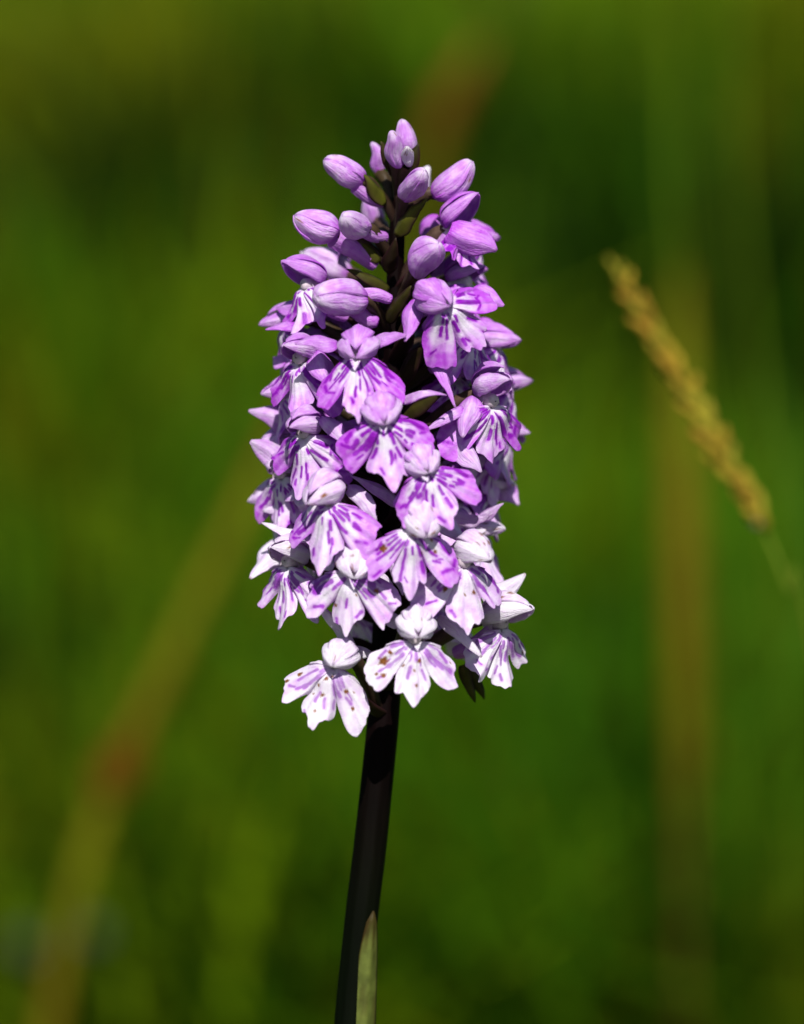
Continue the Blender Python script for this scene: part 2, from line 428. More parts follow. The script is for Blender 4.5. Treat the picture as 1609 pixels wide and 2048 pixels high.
def basis(yaw, pitch, roll):
    y, p, q = map(math.radians, (yaw, pitch, roll))
    Rz = np.array([[math.cos(y), -math.sin(y), 0], [math.sin(y), math.cos(y), 0], [0, 0, 1]])
    a = -p; Rx = np.array([[1, 0, 0], [0, math.cos(a), -math.sin(a)], [0, math.sin(a), math.cos(a)]])
    b = -q; Ry = np.array([[math.cos(b), 0, math.sin(b)], [0, 1, 0], [-math.sin(b), 0, math.cos(b)]])
    B = np.array([[1, 0, 0], [0, 0, -1], [0, 1, 0]], float)        # columns: right, up, forward
    return Rz @ Rx @ Ry @ B

OV_TOP, OV_LOW = np.array([0.085, 0.045, 0.03]), np.array([0.05, 0.055, 0.018])
def ovary(mb, attach, T_end, zdrop, seed, r0=0.75, r1=0.85):
    r = np.random.default_rng(seed)
    d = T_end - attach
    m1 = attach + d * 0.35 + np.array([0, 0, 1.2]); m2 = attach + d * 0.75 + np.array([0, 0, 1.0])
    V, u, t = tube([attach, m1, m2, T_end], [r0 * .7, r0, r1, r1 * .8], 12, 20, ribs=6, ribamp=0.10, twist=2.6)
    f = t[..., None]
    C = (1 - f) * np.array([0.012, 0.004, 0.004]) + f * lerp(np.array([0.05, 0.034, 0.012]), np.array([0.10, 0.06, 0.045]), r.random())
    mb.grid(V, C, U3(u, t, seed), closed=True)

def spur_mesh(P0, P1, r0, r1, sag, seed):
    mid_ = (P0 + P1) / 2 + np.array([0, 0, -sag])
    d = norm(P1 - mid_)
    V, u, t = tube([P0, mid_, P1 - d * 0.5, P1 - d * .12, P1], [r0, (r0 + r1) / 2 * 1.02, r1, r1 * .72, 0.04], 14, 26)
    C = np.stack([0.62 + 0.30 * t, 0 * t, 0 * t], -1)
    return MB().grid(V, C, U3(u, t, seed), closed=True)

def make_flower(fl, idx):
    r = np.random.default_rng(100 + idx * 7 + fl.get('seed', 0))
    x, y = fl['T']; T = px(x, y, fl['d'])
    sc = fl.get('sc', 1.0)
    R3 = basis(fl.get('yaw', 0) + r.normal(0, 3), fl.get('pitch', 0) + r.normal(0, 4), fl.get('roll', 0) + r.normal(0, 3))
    L = lambda a, b, c: T + R3 @ (np.array([a, b, c]) * sc)
    D = lambda a, b, c: R3 @ np.array([a, b, c], float)
    pink = fl.get('pink', float(np.interp(y, [500, 700, 900, 1050, 1150, 1300, 1400], [1.0, 1.0, 0.92, 0.68, 0.36, 0.10, 0.05])))
    hp = float(np.interp(y, [500, 700, 900, 1050, 1150, 1300], [0.76, 0.62, 0.46, 0.22, 0.06, 0.0]))
    marks = float(np.interp(y, [800, 1050, 1200, 1350], [1.0, 0.95, 0.8, 0.62]))
    ax = axis_at(T[2] - fl.get('drop', 7.0))
    # hood geometry
    hl, hw, hh = fl.get('hood', (6.4, 2.6, 2.2)); hw, hh = hw * .78 * (1 + r.normal(0, .05)), hh * .74 * (1 + r.normal(0, .06))
    hpit = math.radians(fl.get('hpitch', r.uniform(-14, 4))); hyaw = math.radians(fl.get('hyaw', 0))
    hd = np.array([math.sin(hyaw) * math.cos(hpit), math.sin(hpit), math.cos(hyaw) * math.cos(hpit)])
    hb = np.array([0, fl.get('hby', 1.35), -2.0]) + np.array(fl.get('hoff', (0, 0, 0)))
    HB, HT = L(*hb), L(*(hb + hd * hl))
    hup = D(0, 1, 0)
    # body: ovary, column and throat in one fleshy piece = the flower part itself
    m = MB()
    ovary(m, ax, HB + D(0, 0, .3), 7, idx)
    V, u, t = tube([L(0, .9, -1.8), L(0, .75, -.3), L(0, .65, 1.1), L(0, .62, 1.5)], [0.9 * sc, 0.95 * sc, 0.8 * sc, .1 * sc], 12, 14)
    m.grid(V, np.array([0.55, 0.46, 0.52]) * np.ones(V.shape), U3(u, t, idx), closed=True)
    V, u, t = tube([L(0, .25, -1.6), L(0, 0.0, -.4), L(0, -.1, .45)], [0.8 * sc, 1.0 * sc, 1.35 * sc], 14, 10)
    m.grid(V, np.array([0.62, 0.52, 0.62]) * np.ones(V.shape), U3(u, t, idx), closed=True)
    body = part(m, 'flower', M_FLESH)
    # lip
    if not fl.get('nolip'):
        sp = list(fl.get('spots', []))
        age = float(np.interp(y, [950, 1300], [0, 1]))
        for _ in range(r.poisson(3.6 * age)):
            sp.append((r.uniform(-75, 75), r.uniform(2.2, 5.6), r.uniform(0.1, 0.34)))
        m = MB(); build_lip(fl, r, R3, T, m, pink, marks, sp)
        part(m, 'lip', M_PETAL, body, thick=0.13)
    # hood: dorsal sepal over two petals
    def hood_cols(t, k, dark):
        b = hp * (0.75 + 0.25 * np.abs(k)) + 0.42 * (0.35 + hp) * (1 - smooth(0.0, 0.35, t)) + dark * 0.12
        spot = np.zeros_like(t)
        if y > 950:
            for _ in range(r.poisson(1.5)):
                k0, t0, w = r.uniform(-.8, .8), r.uniform(.5, .98), r.uniform(.03, .085)
                spot = np.maximum(spot, 1 - smooth(w * .6, w * 1.2, np.hypot((k - k0) * .45, t - t0)))
        return np.stack([b, 0 * t, spot], -1)
    if not fl.get('nohood'):
        lift = max(0, fl.get('lift', r.uniform(0.0, 0.25)) + r.uniform(0, .12))
        for sg in (-1, 1):
            a = (-34, 66) if sg > 0 else (114, 214)
            P, k, t = shell(HB, HT, hup, hw * sc * 0.97, hh * sc * 0.97, a[0], a[1], prof='hood', taper=0.15, keel=0.11, seed=idx * 3 + sg + 5)
            part(MB().grid(P, hood_cols(t, k, 0), U3(k, t, idx + sg)), 'petal', M_PETAL, body, thick=0.14)
        tipd = HT + hup * (lift * 4.0 * sc) - D(0, 0, 1) * (0.4 + lift * 3.0) * sc
        P, k, t = shell(HB, tipd, hup, hw * sc * 1.04, hh * sc * 1.08, 38, 142, prof='hood', taper=0.25, keel=0.15, seed=idx * 3, bow=0.02)
        part(MB().grid(P, hood_cols(t, k, 1), U3(k, t, idx + .5)), 'dorsal_sepal', M_PETAL, body, thick=0.16)
    # lateral sepals
    seps = fl.get('seps')
    if seps is None:
        seps = []
        for sg in (-1, 1):
            seps.append((None, L(sg * r.uniform(6.4, 7.6), r.uniform(1.5, 4.2), r.uniform(-3.4, -1.2)), 3.0, r.uniform(.2, .5), sg))
    for q, sp in enumerate(seps):
        if len(sp) == 5:
            P0, P1, w, cup, sg = L(np.sign(sp[4]) * 0.8, 0.9, -2.0), sp[1], sp[2] * sc, sp[3], sp[4]
            nrm = D(sg * 0.15, 0.55, 1.0)
            kw = dict(bend=r.uniform(.02, .12), curl=r.uniform(-.12, .02), twist=r.uniform(-.5, .5))
        else:
            (x0, y0, d0), (x1, y1, d1), w, kw = sp
            kw = dict(kw); cup = kw.pop('cup', 0.35); nrm = np.array(kw.pop('n', (0, -1, 0.5)), float)
            P0, P1 = px(x0, y0, d0), px(x1, y1, d1); kw.setdefault('curl', r.uniform(-.10, .12)); kw.setdefault('twist', r.uniform(-.6, .6)); kw.setdefault('bend', .06)
        P, u, t = sheet(P0, P1, nrm, w, cup=cup, wob=0.10, seed=idx * 5 + q, nu=11, nt=21, tipw=0.08, **kw)
        b = hp * 0.9 + 0.25 * hp * np.abs(u) + 0.3 * (.3 + hp) * (1 - smooth(0, .3, t))
        mk = 0.35 * hp * (np.abs(np.sin(9 * t + idx)) > .93) * (np.abs(u) < .4) if q % 2 else 0 * t
        spot = np.where((t > 0.965), 0.5 if y > 1050 else 0.12, 0.0)
        part(MB().grid(P, np.stack([b, mk, spot], -1), U3(u, t, idx + q)), 'lateral_sepal', M_PETAL, body, thick=0.12)
    # spur
    if 'spur' in fl:
        (x0, y0, d0), (x1, y1, d1) = fl['spur']; S0, S1 = px(x0, y0, d0), px(x1, y1, d1)
    else:
        S0 = L(0, -.35, -.6); S1 = S0 + norm(norm(ax - S0) * 1.0 + D(0, -.25, -.6)) * 6.2 * sc
    part(spur_mesh(S0, S1, 1.15 * sc, 0.85 * sc, 0.4, idx), 'spur', M_PETAL, body)
    # bract
    if not fl.get('nobract'):
        out = norm(HB - ax)
        b1 = ax + out * r.uniform(7.5, 9.5) + np.array([0, 0, r.uniform(-2.2, -0.4)])
        bract(ax, b1, norm(np.array([0, 0, 1.0]) - out * .2), 2.6, idx)

def bract(P0, P1, n, w, seed, green=None, cup=-0.55, bend=-0.06):
    r = np.random.default_rng(900 + seed)
    P, u, t = sheet(P0, P1, n, w, bend=bend, cup=cup, wob=0.06, seed=seed, nu=9, nt=15)
    g = r.uniform(.0, .3) if green is None else green
    e = np.abs(u)[..., None]
    C = (1 - e ** 2) * lerp(np.array([.012, .004, .004]), np.array([.085, .09, .008]), g) + e ** 2 * np.array([.022, .006, .008])
    part(MB().grid(P, C, U3(u, t, seed)), 'bract', M_LEAF, thick=0.22)

def make_bud(b, idx):
    """closed bud: three overlapping sepals on an egg, on its ovary, with the spur behind"""
    r = np.random.default_rng(400 + idx)
    Pb, Pt = px(*b['base']), px(*b['tip'])
    w = b['w'] / PXMM / 2 * .84; hp = b.get('pink', 0.55); hp = hp + .10 if hp > .2 else hp
    e = norm(Pt - Pb); up = norm(np.array(b.get('up', (0, -0.5, 1.0)), float))
    at = px(*b['at']) if 'at' in b else axis_at(Pb[2] - 5)
    m = MB(); ovary(m, at, Pb + e * .5, 5, idx + 50, .6, .78)
    body = part(m, 'flower_bud', M_FLESH)
    roll = b.get('roll', r.uniform(-30, 30)); bow = r.uniform(-.06, .09)
    for q, (a0, a1, off) in enumerate(((16, 164, 1.0), (138, 288, 0.975), (252, 402, 0.987))):
        P, k, t = shell(Pb, Pt, up, w, w * b.get('flat', .95), a0 + roll, a1 + roll, off=off, taper=0.25, keel=0.075, seed=idx * 3 + q, na=17, nt=23, bow=bow)
        P = wrinkle(P, .30, .8, idx + 31)
        bl = hp * (0.8 + .3 * np.abs(k) ** 2) + 0.38 * (1 - smooth(0, .3, t)) - 0.25 * smooth(.8, 1, t)
        spot = np.zeros_like(t)
        for _ in range(b.get('nspot', r.poisson(.8))):
            k0, t0, ww = r.uniform(-.9, .9), r.uniform(.72, 1.0), r.uniform(.03, .08)
            spot = np.maximum(spot, 1 - smooth(ww * .6, ww * 1.2, np.hypot((k - k0) * .6, t - t0)))
        part(MB().grid(P, np.stack([bl, 0 * t, spot], -1), U3(k, t, idx + q * .3)), 'bud_sepal', M_PETAL, body, thick=0.12)
    if 'spur' in b:
        part(spur_mesh(px(*b['spur'][0]), px(*b['spur'][1]), b.get('sr', .95), b.get('sr', .95) * .72, b.get('sag', .3), idx), 'spur', M_PETAL, body)

# each flower: throat pixel, depth, facing; sepals as (start), (end), width mm, options
FLOWERS = [
 dict(T=(719,716), d=-13, yaw=-3, sc=1.0, tilt=16, lift=.22, hpitch=-22, hby=2.1, hood=(6.0,2.7,2.3), mid=.3, open=.84,
      seps=[((676,686,-11),(590,692,-13),2.5,dict(n=(0,-.7,.7),bend=.12)), ((737,686,-11),(814,672,-13),2.7,dict(n=(-.1,-.7,.7),bend=.1))]),
 dict(T=(766,842), d=-15, yaw=3, roll=8, sc=1.0, tilt=14, hood=(5.4,2.5,2.2), hpitch=-24, hby=2.1, lift=.0,
      seps=[((803,800,-10),(886,784,-14),2.3,dict(n=(0,-.8,.6),bend=.12,twist=.6)), ((740,818,-10),(684,806,-11),2.0,dict(n=(0,-.7,.7)))]),
 dict(T=(853,946), d=-15, yaw=8, roll=24, sc=.95, tilt=14, hood=(5.4,2.5,2.1), hpitch=-24, hby=2.1, lift=.0,
      seps=[((890,865,-7),(963,944,-10),3.4,dict(cup=.6,bend=.1,n=(.2,-1,.4))), ((800,1006,-7),(708,948,-10),2.5,dict(n=(0,-.8,.6),bend=.08))]),
 dict(T=(660,1008), d=-13, yaw=-20, roll=-2, sc=1.0, lobes=(.95,.97,1.08), tilt=14, hood=(6.4,2.7,2.2), hpitch=-18, hby=2.1, lift=.15, hyaw=-12,
      seps=[((698,970,-10),(752,1039,-13),2.6,dict(n=(.3,-1,.5),bend=.14,twist=-.5)), ((625,990,-8),(590,1000,-4),2.5,dict())]),
 dict(T=(823,1062), d=-15, yaw=2, sc=1.02, tilt=14, hood=(5.6,2.6,2.3), hpitch=-24, hby=2.1, hyaw=8, hoff=(.9,-.1,0), lift=.0, spots=[(-62,3.6,.5)],
      seps=[((885,1040,-10),(930,1085,-8),2.6,dict()), ((783,1123,-9),(809,1193,-12),1.5,dict(n=(-.3,-1,.2),cup=.8))]),
 dict(T=(926,1134), d=-12, yaw=14, sc=1.0, tilt=12, lobes=(1,1.02,.9), hood=(6.4,2.6,2.2), hpitch=-12, hby=2.0, hyaw=16, hoff=(.4,.2,0), lift=.05,
      seps=[((905,1092,-8),(974,1060,-9),2.6,dict(n=(0,-.5,.8),bend=.1)), ((900,1180,-9),(880,1215,-8),2,dict())]),
 dict(T=(700,1147), d=-13, yaw=-8, roll=-2, sc=1.0, lobes=(.95,.95,1.05), tilt=14, hood=(5.6,2.4,2.1), hpitch=-22, hby=2.1, hyaw=8, hoff=(.3,0,0), lift=.05, spots=[(22,2.6,.14),(62,3.6,.3)],
      seps=[((670,1130,-9),(628,1110,-6),2.6,dict()), ((735,1140,-9),(786,1170,-7),2.4,dict())]),
 dict(T=(827,1286), d=-14, yaw=2, sc=1.0, tilt=12, hood=(5.6,2.5,2.3), hpitch=-20, hby=2.3, hoff=(.2,.35,0), lift=.1, spots=[(-62,3.9,.55),(-70,2.9,.25),(4,4.7,.2),(2,3.2,.15)],
      seps=[((880,1232,-9),(965,1308,-12),2.2,dict(n=(.2,-.8,.7),bend=.1,cup=.7)), ((800,1248,-8),(758,1228,-7),2.0,dict())]),
 dict(T=(669,1334), d=-12, yaw=-8, roll=-16, sc=1.0, lobes=(1.0,1.02,1.12), tilt=12, open=.93, hood=(5.6,2.7,2.0), hpitch=-20, hby=2.1, hoff=(.25,.1,0), lift=0.0,
      spots=[(-68,3.9,.32),(-64,5.6,.3),(-5,1.6,.3),(-18,2.6,.2),(0,3.4,.25),(52,5.1,.25),(-3,5.4,.2),(24,1.1,.2)],
      seps=[((712,1296,-8),(624,1190,-11),1.9,dict(n=(.4,-1,.4),cup=.8,bend=.08)), ((700,1303,-8),(748,1306,-6),1.7,dict())]),
 dict(T=(996,1256), d=-5, yaw=42, sc=.98, tilt=2, lobes=(1.05,1.05,.9), open=.85, hood=(8.2,2.5,2.5), hpitch=4, lift=0.0,
      seps=[((970,1205,-3),(1052,1148,-3),3.2,dict(n=(.2,-1,.2),cup=.6)), ((960,1235,-8),(940,1215,-7),2.4,dict())]),
 dict(T=(582,1134), d=-5, yaw=-32, sc=.95, tilt=2, lobes=(.85,1.0,1.0), open=.85, hood=(6.6,2.4,2.1), hpitch=4, lift=.1,
      seps=[((575,1080,2),(496,1164,-3),3.4,dict(n=(-.1,-1,.1),cup=.5,bend=.1)), ((600,1068,-4),(524,1052,-4),2.4,dict(n=(0,-.6,.8)))]),
 dict(T=(614,874), d=-8, yaw=-30, sc=.95, tilt=6, lobes=(.85,.95,1.05), hood=(6.8,2.3,2.0), hpitch=2, lift=.08,
      seps=[((645,832,-9),(693,894,-12),2.3,dict(n=(.3,-1,.4),bend=.14,twist=-.4)), ((600,852,2),(499,818,0),3.2,dict(n=(-.2,-1,.3),twist=.2))],
      spur=((645,862,-6),(742,842,-2))),
 dict(T=(604,728), d=-7, yaw=-28, sc=.92, tilt=4, lobes=(.85,.95,1.05), hood=(6.6,2.4,2.0), hpitch=4, lift=.05,
      seps=[((640,702,-8),(655,768,-11),4.2,dict(n=(.3,-1,.3),cup=.7,bend=.12)), ((570,725,0),(548,716,1),2.4,dict())],
      spur=((712,618,-4),(758,646,-4))),
 dict(T=(568,955), d=-1, yaw=-28, sc=.95, tilt=2, lobes=(.9,1,1), hood=(5.5,2.2,1.8), open=.9,
      seps=[((600,945,0),(499,883,-2),4.2,dict(n=(-.1,-1,.3),cup=.4,twist=.15)), ((590,960,-2),(600,1000,-4),4.2,dict(cup=.7))]),
 dict(T=(978,812), d=-7, yaw=34, sc=.97, tilt=4, lobes=(1.12,.95,1.0), hood=(7.0,2.4,2.3), hpitch=14, lift=.3, hoff=(0,.3,0),
      seps=[((945,792,-8),(925,876,-11),3.2,dict(n=(-.2,-1,.2),cup=.6,bend=.08)), ((926,812,-9),(855,862,-11),1.8,dict(n=(-.1,-.8,.6),cup=.7,bend=.08))]),
 dict(T=(620,580), d=-4, yaw=-50, sc=.86, tilt=16, hood=(7.2,2.5,2.3), hpitch=14, lift=0.0, lobes=(.85,.85,1.0),
      seps=[((590,612,-2),(552,612,0),2.4,dict(n=(-.1,-1,.3))), ((590,645,-3),(532,665,-4),1.8,dict(n=(-.1,-.6,.7)))]),
 dict(T=(884,610), d=-12, yaw=22, roll=44, sc=.97, tilt=10, hood=(5.6,2.5,2.4), hpitch=-18, hby=2.0, hoff=(-.1,.0,0), lift=.0, pink=1.0,
      seps=[((830,598,-10),(812,680,-13),2.6,dict(n=(-.2,-1,.2),cup=.5)), ((940,582,-7),(1006,612,-8),3.4,dict(n=(.1,-1,.4))),
            ((870,690,-8),(912,816,-13),1.9,dict(n=(.3,-1,.3),cup=.9,bend=.05))]),
 dict(T=(908,468), d=-3, yaw=62, sc=.86, tilt=30, hood=(6.6,2.7,2.5), hpitch=42, lift=.0, hoff=(0,-.3,1.0), lobes=(.7,.8,.9), hp=.7,
      seps=[((896,462,-6),(992,504,-6),4.6,dict(n=(.1,-1,-.1),cup=.5,bend=.05)), ((884,440,3),(846,498,4),4.6,dict(n=(-.1,-1,.1)))]),
 dict(T=(925,575), d=0, yaw=62, sc=.88, tilt=6, hood=(5.6,2.2,2.0), hpitch=10, lobes=(1,1,.9),
      seps=[((890,545,1),(978,540,1),4.2,dict(n=(.1,-1,-.2),cup=.4)), ((960,640,2),(1010,664,2),2.0,dict())]),
 dict(T=(930,680), d=-4, yaw=40, sc=.88, tilt=10, hood=(5,2,1.6), nohood=True,
      seps=[((925,700,-1),(890,770,0),3.4,dict())]),
 dict(T=(972,895), d=3, yaw=50, sc=.98, tilt=2, hood=(5,2,1.6), lobes=(1,1,.9), open=.9,
      seps=[((985,955,6),(1038,1008,4),3.4,dict(n=(.2,-1,.2)))]),
 dict(T=(925,985), d=7, yaw=120, sc=.9, tilt=6, hood=(5,2,1.6), lobes=(.8,.9,.8),
      seps=[((890,1012,0),(985,1036,-5),2.4,dict(n=(0,-.7,.7),bend=-.08,cup=.7)), ((955,1036,-1),(1003,1006,-3),1.6,dict(n=(0,-1,.5),cup=.8))]),
]
for bx, by, bd, byaw in ((690,640,11,-150),(860,690,12,150),(760,770,14,175),(890,850,12,140),(670,880,12,-140),(800,960,15,170),
                         (700,1060,12,-150),(860,1110,14,160),(760,1170,14,-172),(640,760,8,-115),(900,1225,9,125),(610,1010,8,-120),
                         (580,795,1,-66),(588,1046,1,-70),(580,655,2,-72),(572,900,3,-75),(985,700,2,66),(1000,880,4,70),(972,975,5,72),(955,1075,2,70),(940,495,4,80),(660,555,8,-95),(560,1010,4,-80),(1005,790,6,85),(640,700,3,-40),(905,760,2,35),(900,1010,1,25),(620,930,0,-35),
                         (640,1105,5,-85),(720,1210,4,-60),(880,1190,5,70),(850,780,6,60),(700,790,4,-50),(745,900,2,-15),(730,1040,2,-10)):
    FLOWERS.append(dict(T=(bx,by), d=bd, yaw=byaw, sc=.85, tilt=12))
for i, fl in enumerate(FLOWERS): make_flower(fl, i)

BUDS = [
 dict(base=(820,318,-1), tip=(807,237,-2), w=47, pink=.52, nspot=1),
 dict(base=(791,328,-4), tip=(784,263,-7), w=43, pink=.5, nspot=1),
 dict(base=(815,334,-4), tip=(815,294,-7), w=27, pink=.0, nspot=4),
 dict(base=(758,356,3), tip=(747,281,2), w=33, pink=.6, nspot=0),
 dict(base=(728,366,-3), tip=(651,320,-5), w=60, pink=.5, spur=((712,374,-3),(768,409,-1)), sr=.85, nspot=1),
 dict(base=(808,394,-4), tip=(846,338,-10), w=60, pink=.52, nspot=1),
 dict(base=(867,394,-2), tip=(948,324,-4), w=68, pink=.58, at=(800,450,-1), nspot=1),
 dict(base=(677,466,-4), tip=(590,434,-6), w=76, pink=.5, spur=((668,476,-4),(752,531,-1)), sr=1.25, sag=-.2, nspot=1),
 dict(base=(732,458,-5), tip=(684,436,-11), w=64, pink=.42, spur=((726,458,-5),(773,475,-2)), sr=.95, nspot=0),
 dict(base=(726,600,-7), tip=(630,590,-13), w=94, pink=.5, spur=((718,592,-6),(785,600,-5)), sr=.9, sag=-.4, nspot=0),
 dict(base=(838,548,-7), tip=(872,486,-12), w=74, pink=.58, nspot=0),
 dict(base=(846,404,4), tip=(862,332,3), w=34, pink=.1, nspot=0),
 dict(base=(756,452,7), tip=(732,398,6), w=48, pink=.5, nspot=0),
 dict(base=(700,556,6), tip=(606,502,6), w=70, pink=.3, nspot=0),
]
for i, b in enumerate(BUDS): make_bud(b, i)

for k, (p0, p1, n, w, g) in enumerate((
   ((797,350,-2),(763,284,-4),(.6,-1,.1),2.2,.35), ((812,348,-2),(838,286,-3),(-.6,-1,.1),2.1,.3),
   ((772,408,-2),(724,346,-4),(.5,-1,.5),2.0,.9), ((790,470,-3),(856,396,-6),(-.4,-1,.3),2.1,.85),
   ((776,545,-3),(792,476,-6),(0,-1,.2),1.9,.1), ((778,576,-2),(694,540,-4),(.2,-1,.8),2.2,.5), ((772,644,-4),(824,572,-8),(-.4,-1,.2),2.2,.3),
   ((800,765,-4),(848,688,-9),(-.3,-1,.2),2.6,.15), ((800,838,-5),(890,786,-9),(-.2,-.8,.6),2.6,.3), ((760,520,-2),(700,470,-3),(.3,-1,.6),1.9,.6),
   ((795,640,-3),(850,560,-5),(-.3,-1,.4),2.2,.2), ((925,1330,-1),(950,1404,0),(.2,-1,0),1.6,.6), ((935,1330,0),(970,1398,1),(.2,-1,0),1.5,.5),
   ((770,1320,-2),(690,1275,1),(0,-1,.4),2.6,.1), ((600,1130,2),(538,1196,0),(0,-1,.2),1.0,.3), ((1000,1250,2),(1046,1306,0),(0,-1,.4),1.0,.5))):
    bract(px(*p0), px(*p1), np.array(n, float), w, 60 + k, green=g, cup=.5, bend=.08)

def build_stem_leaves():
    # a narrow sheathing leaf clasping the lower stem, its tip just in view
    P, u, t = sheet(px(684, 2700, -1.9), px(747, 1822, -2.2), np.array([.35, -1, 0]), 6.0, cup=.5, bend=-.004, nu=11, nt=40, prof='grass')
    f = np.clip(smooth(.90, 1.0, t) + .9 * smooth(.72, 1.0, np.abs(u)) + .35 * (np.sin(31 * t + 4 * u) * np.sin(13 * t - 3 * u) > .35), 0, 1)[..., None]
    C = (1 - f) * np.array([.095, .115, .022]) + f * np.array([.035, .022, .004])
    part(MB().grid(P, C, U3(u, t, 1)), 'stem_leaf', M_LEAF, thick=.3)
    for k, (z, dx, dy, dz, w) in enumerate(((4600, -95, -40, 30, 22), (5200, 105, 35, 10, 26), (5700, -60, 110, -20, 28), (5800, 70, -100, -30, 27))):
        p = px(np.interp(z, AXIS_PX[:, 1], AXIS_PX[:, 0]), z, 0)
        P, u, t = sheet(p, p + np.array([dx, dy, dz + 25.0]), np.array([0, 0, 1.0]), w, cup=-.25, bend=.16, nu=11, nt=26, wob=.05, seed=k)
        part(MB().grid(P, np.array([.06, .13, .03]) * np.ones(P.shape), U3(u, t, k)), 'basal_leaf', M_LEAF, thick=.5)
build_stem_leaves()
# ------------------------------------------------------------------ single stalks among the grass behind
def wpart(mb, name, mat, parent, origin_w):
    """mesh given in P-frame mm -> child of an Empty standing on the ground"""
    mb.v = [to_world(v) for v in mb.v]
    return mb.build(name, mat, parent, origin=origin_w, scale=1.0)

def ground_point(p):
    w = to_world(p); return np.array([w[0], w[1], float(gz(w[0], w[1]))])

def w2p(w):
    return ((np.asarray(w) - np.array([0, 0, HEIGHT])) @ RW) * 1000.0

def seed_head():
    D0 = 88
    top = [px(1236, 535, D0), px(1266, 596, D0), px(1320, 690, D0), px(1385, 800, D0), px(1445, 905, D0), px(1498, 1000, D0), px(1532, 1066, D0)]
    g = ground_point(px(1760, 1500, D0 + 10)); low = [px(1575, 1175, D0), px(1640, 1400, D0 + 4), w2p(g + np.array([.02, .0, .08])), w2p(g)]
    root = empty('grass_seed_head', Vector(g), 'arching golden grass seed head on a thin green stalk beside the orchid', 'grass')
    pts = top + low
    V, u, t = tube(pts, [.2] * 6 + [.27] * 4 + [.6], 8, 90)
    C = np.where((t < .55)[..., None], np.array([.26, .19, .03]), np.array([.12, .17, .012]))
    wpart(MB().grid(V, C, U3(u, t, 0), closed=True), 'stalk', M_DRY, root, g)
    r = np.random.default_rng(3)
    T = np.array(top); seg = np.concatenate([[0], np.cumsum(np.linalg.norm(np.diff(T, axis=0), axis=1))]); n = 62
    for i in range(n):
        s = (i + r.uniform(-.3, .3) + .5) / n * seg[-1]
        c = np.array([np.interp(s, seg, T[:, k]) for k in range(3)])
        c2 = np.array([np.interp(min(s + 1, seg[-1]), seg, T[:, k]) for k in range(3)]); e = norm(c - c2 + 1e-6)   # towards the tip
        ph = i * 2.4; a = norm(np.cross(e, [0, 1, 0])); b = np.cross(e, a)
        o = a * math.cos(ph) + b * math.sin(ph)
        f = min(1, .55 + 1.6 * s / seg[-1], .92 + 1.9 * (1 - s / seg[-1]))
        p0 = c + o * .3; p1 = c + o * r.uniform(.9, 2.5) * f + e * r.uniform(2.2, 4.4) * f
        mid = (p0 + p1) / 2
        V, u, t = tube([p0, lerp(p0, p1, .25), lerp(p0, p1, .6), lerp(p0, p1, .88), p1], np.array([.18, .62, .7, .36, .04]) * f, 7, 9)
        base = [np.array([.31, .215, .02]), np.array([.26, .225, .02]), np.array([.31, .18, .02]), np.array([.38, .32, .16])][int(r.choice(4, p=[.45, .32, .2, .03]))]
        wpart(MB().grid(V, base * r.uniform(.8, 1.2) * np.ones(V.shape), U3(u, t, i), closed=True), 'spikelet', M_DRY, root, g)

def stalk(name, label, cat, pts_px, radii, cols, group=None, node=None):
    pts = [px(*p) for p in pts_px]
    e = norm(pts[-1] - pts[-2]); w = to_world(pts[-1]); w0 = to_world(pts[-2])
    dirw = norm(w - w0); k = w[2] / max(1e-6, -dirw[2]) if dirw[2] < -.2 else .3
    g = np.array([w[0] + dirw[0] * min(k, .25), w[1] + dirw[1] * min(k, .25), 0.0]); g[2] = gz(g[0], g[1]) - .02
    pts.append(w2p(g)); radii = list(radii) + [radii[-1]]; cols = list(cols) + [cols[-1]]
    root = empty(name, Vector(g), label, cat, group)
    V, u, t = tube(pts, radii, 12, 80)
    S = t[:, 0] * (len(pts) - 1); C = np.stack([np.interp(S, np.arange(len(pts)), np.array(cols)[:, k]) for k in range(3)], -1)
    wpart(MB().grid(V, np.repeat(C[:, None, :], 12, 1), U3(u, t, 0), closed=True), 'stalk', M_DRY, root, g)
    return root, g

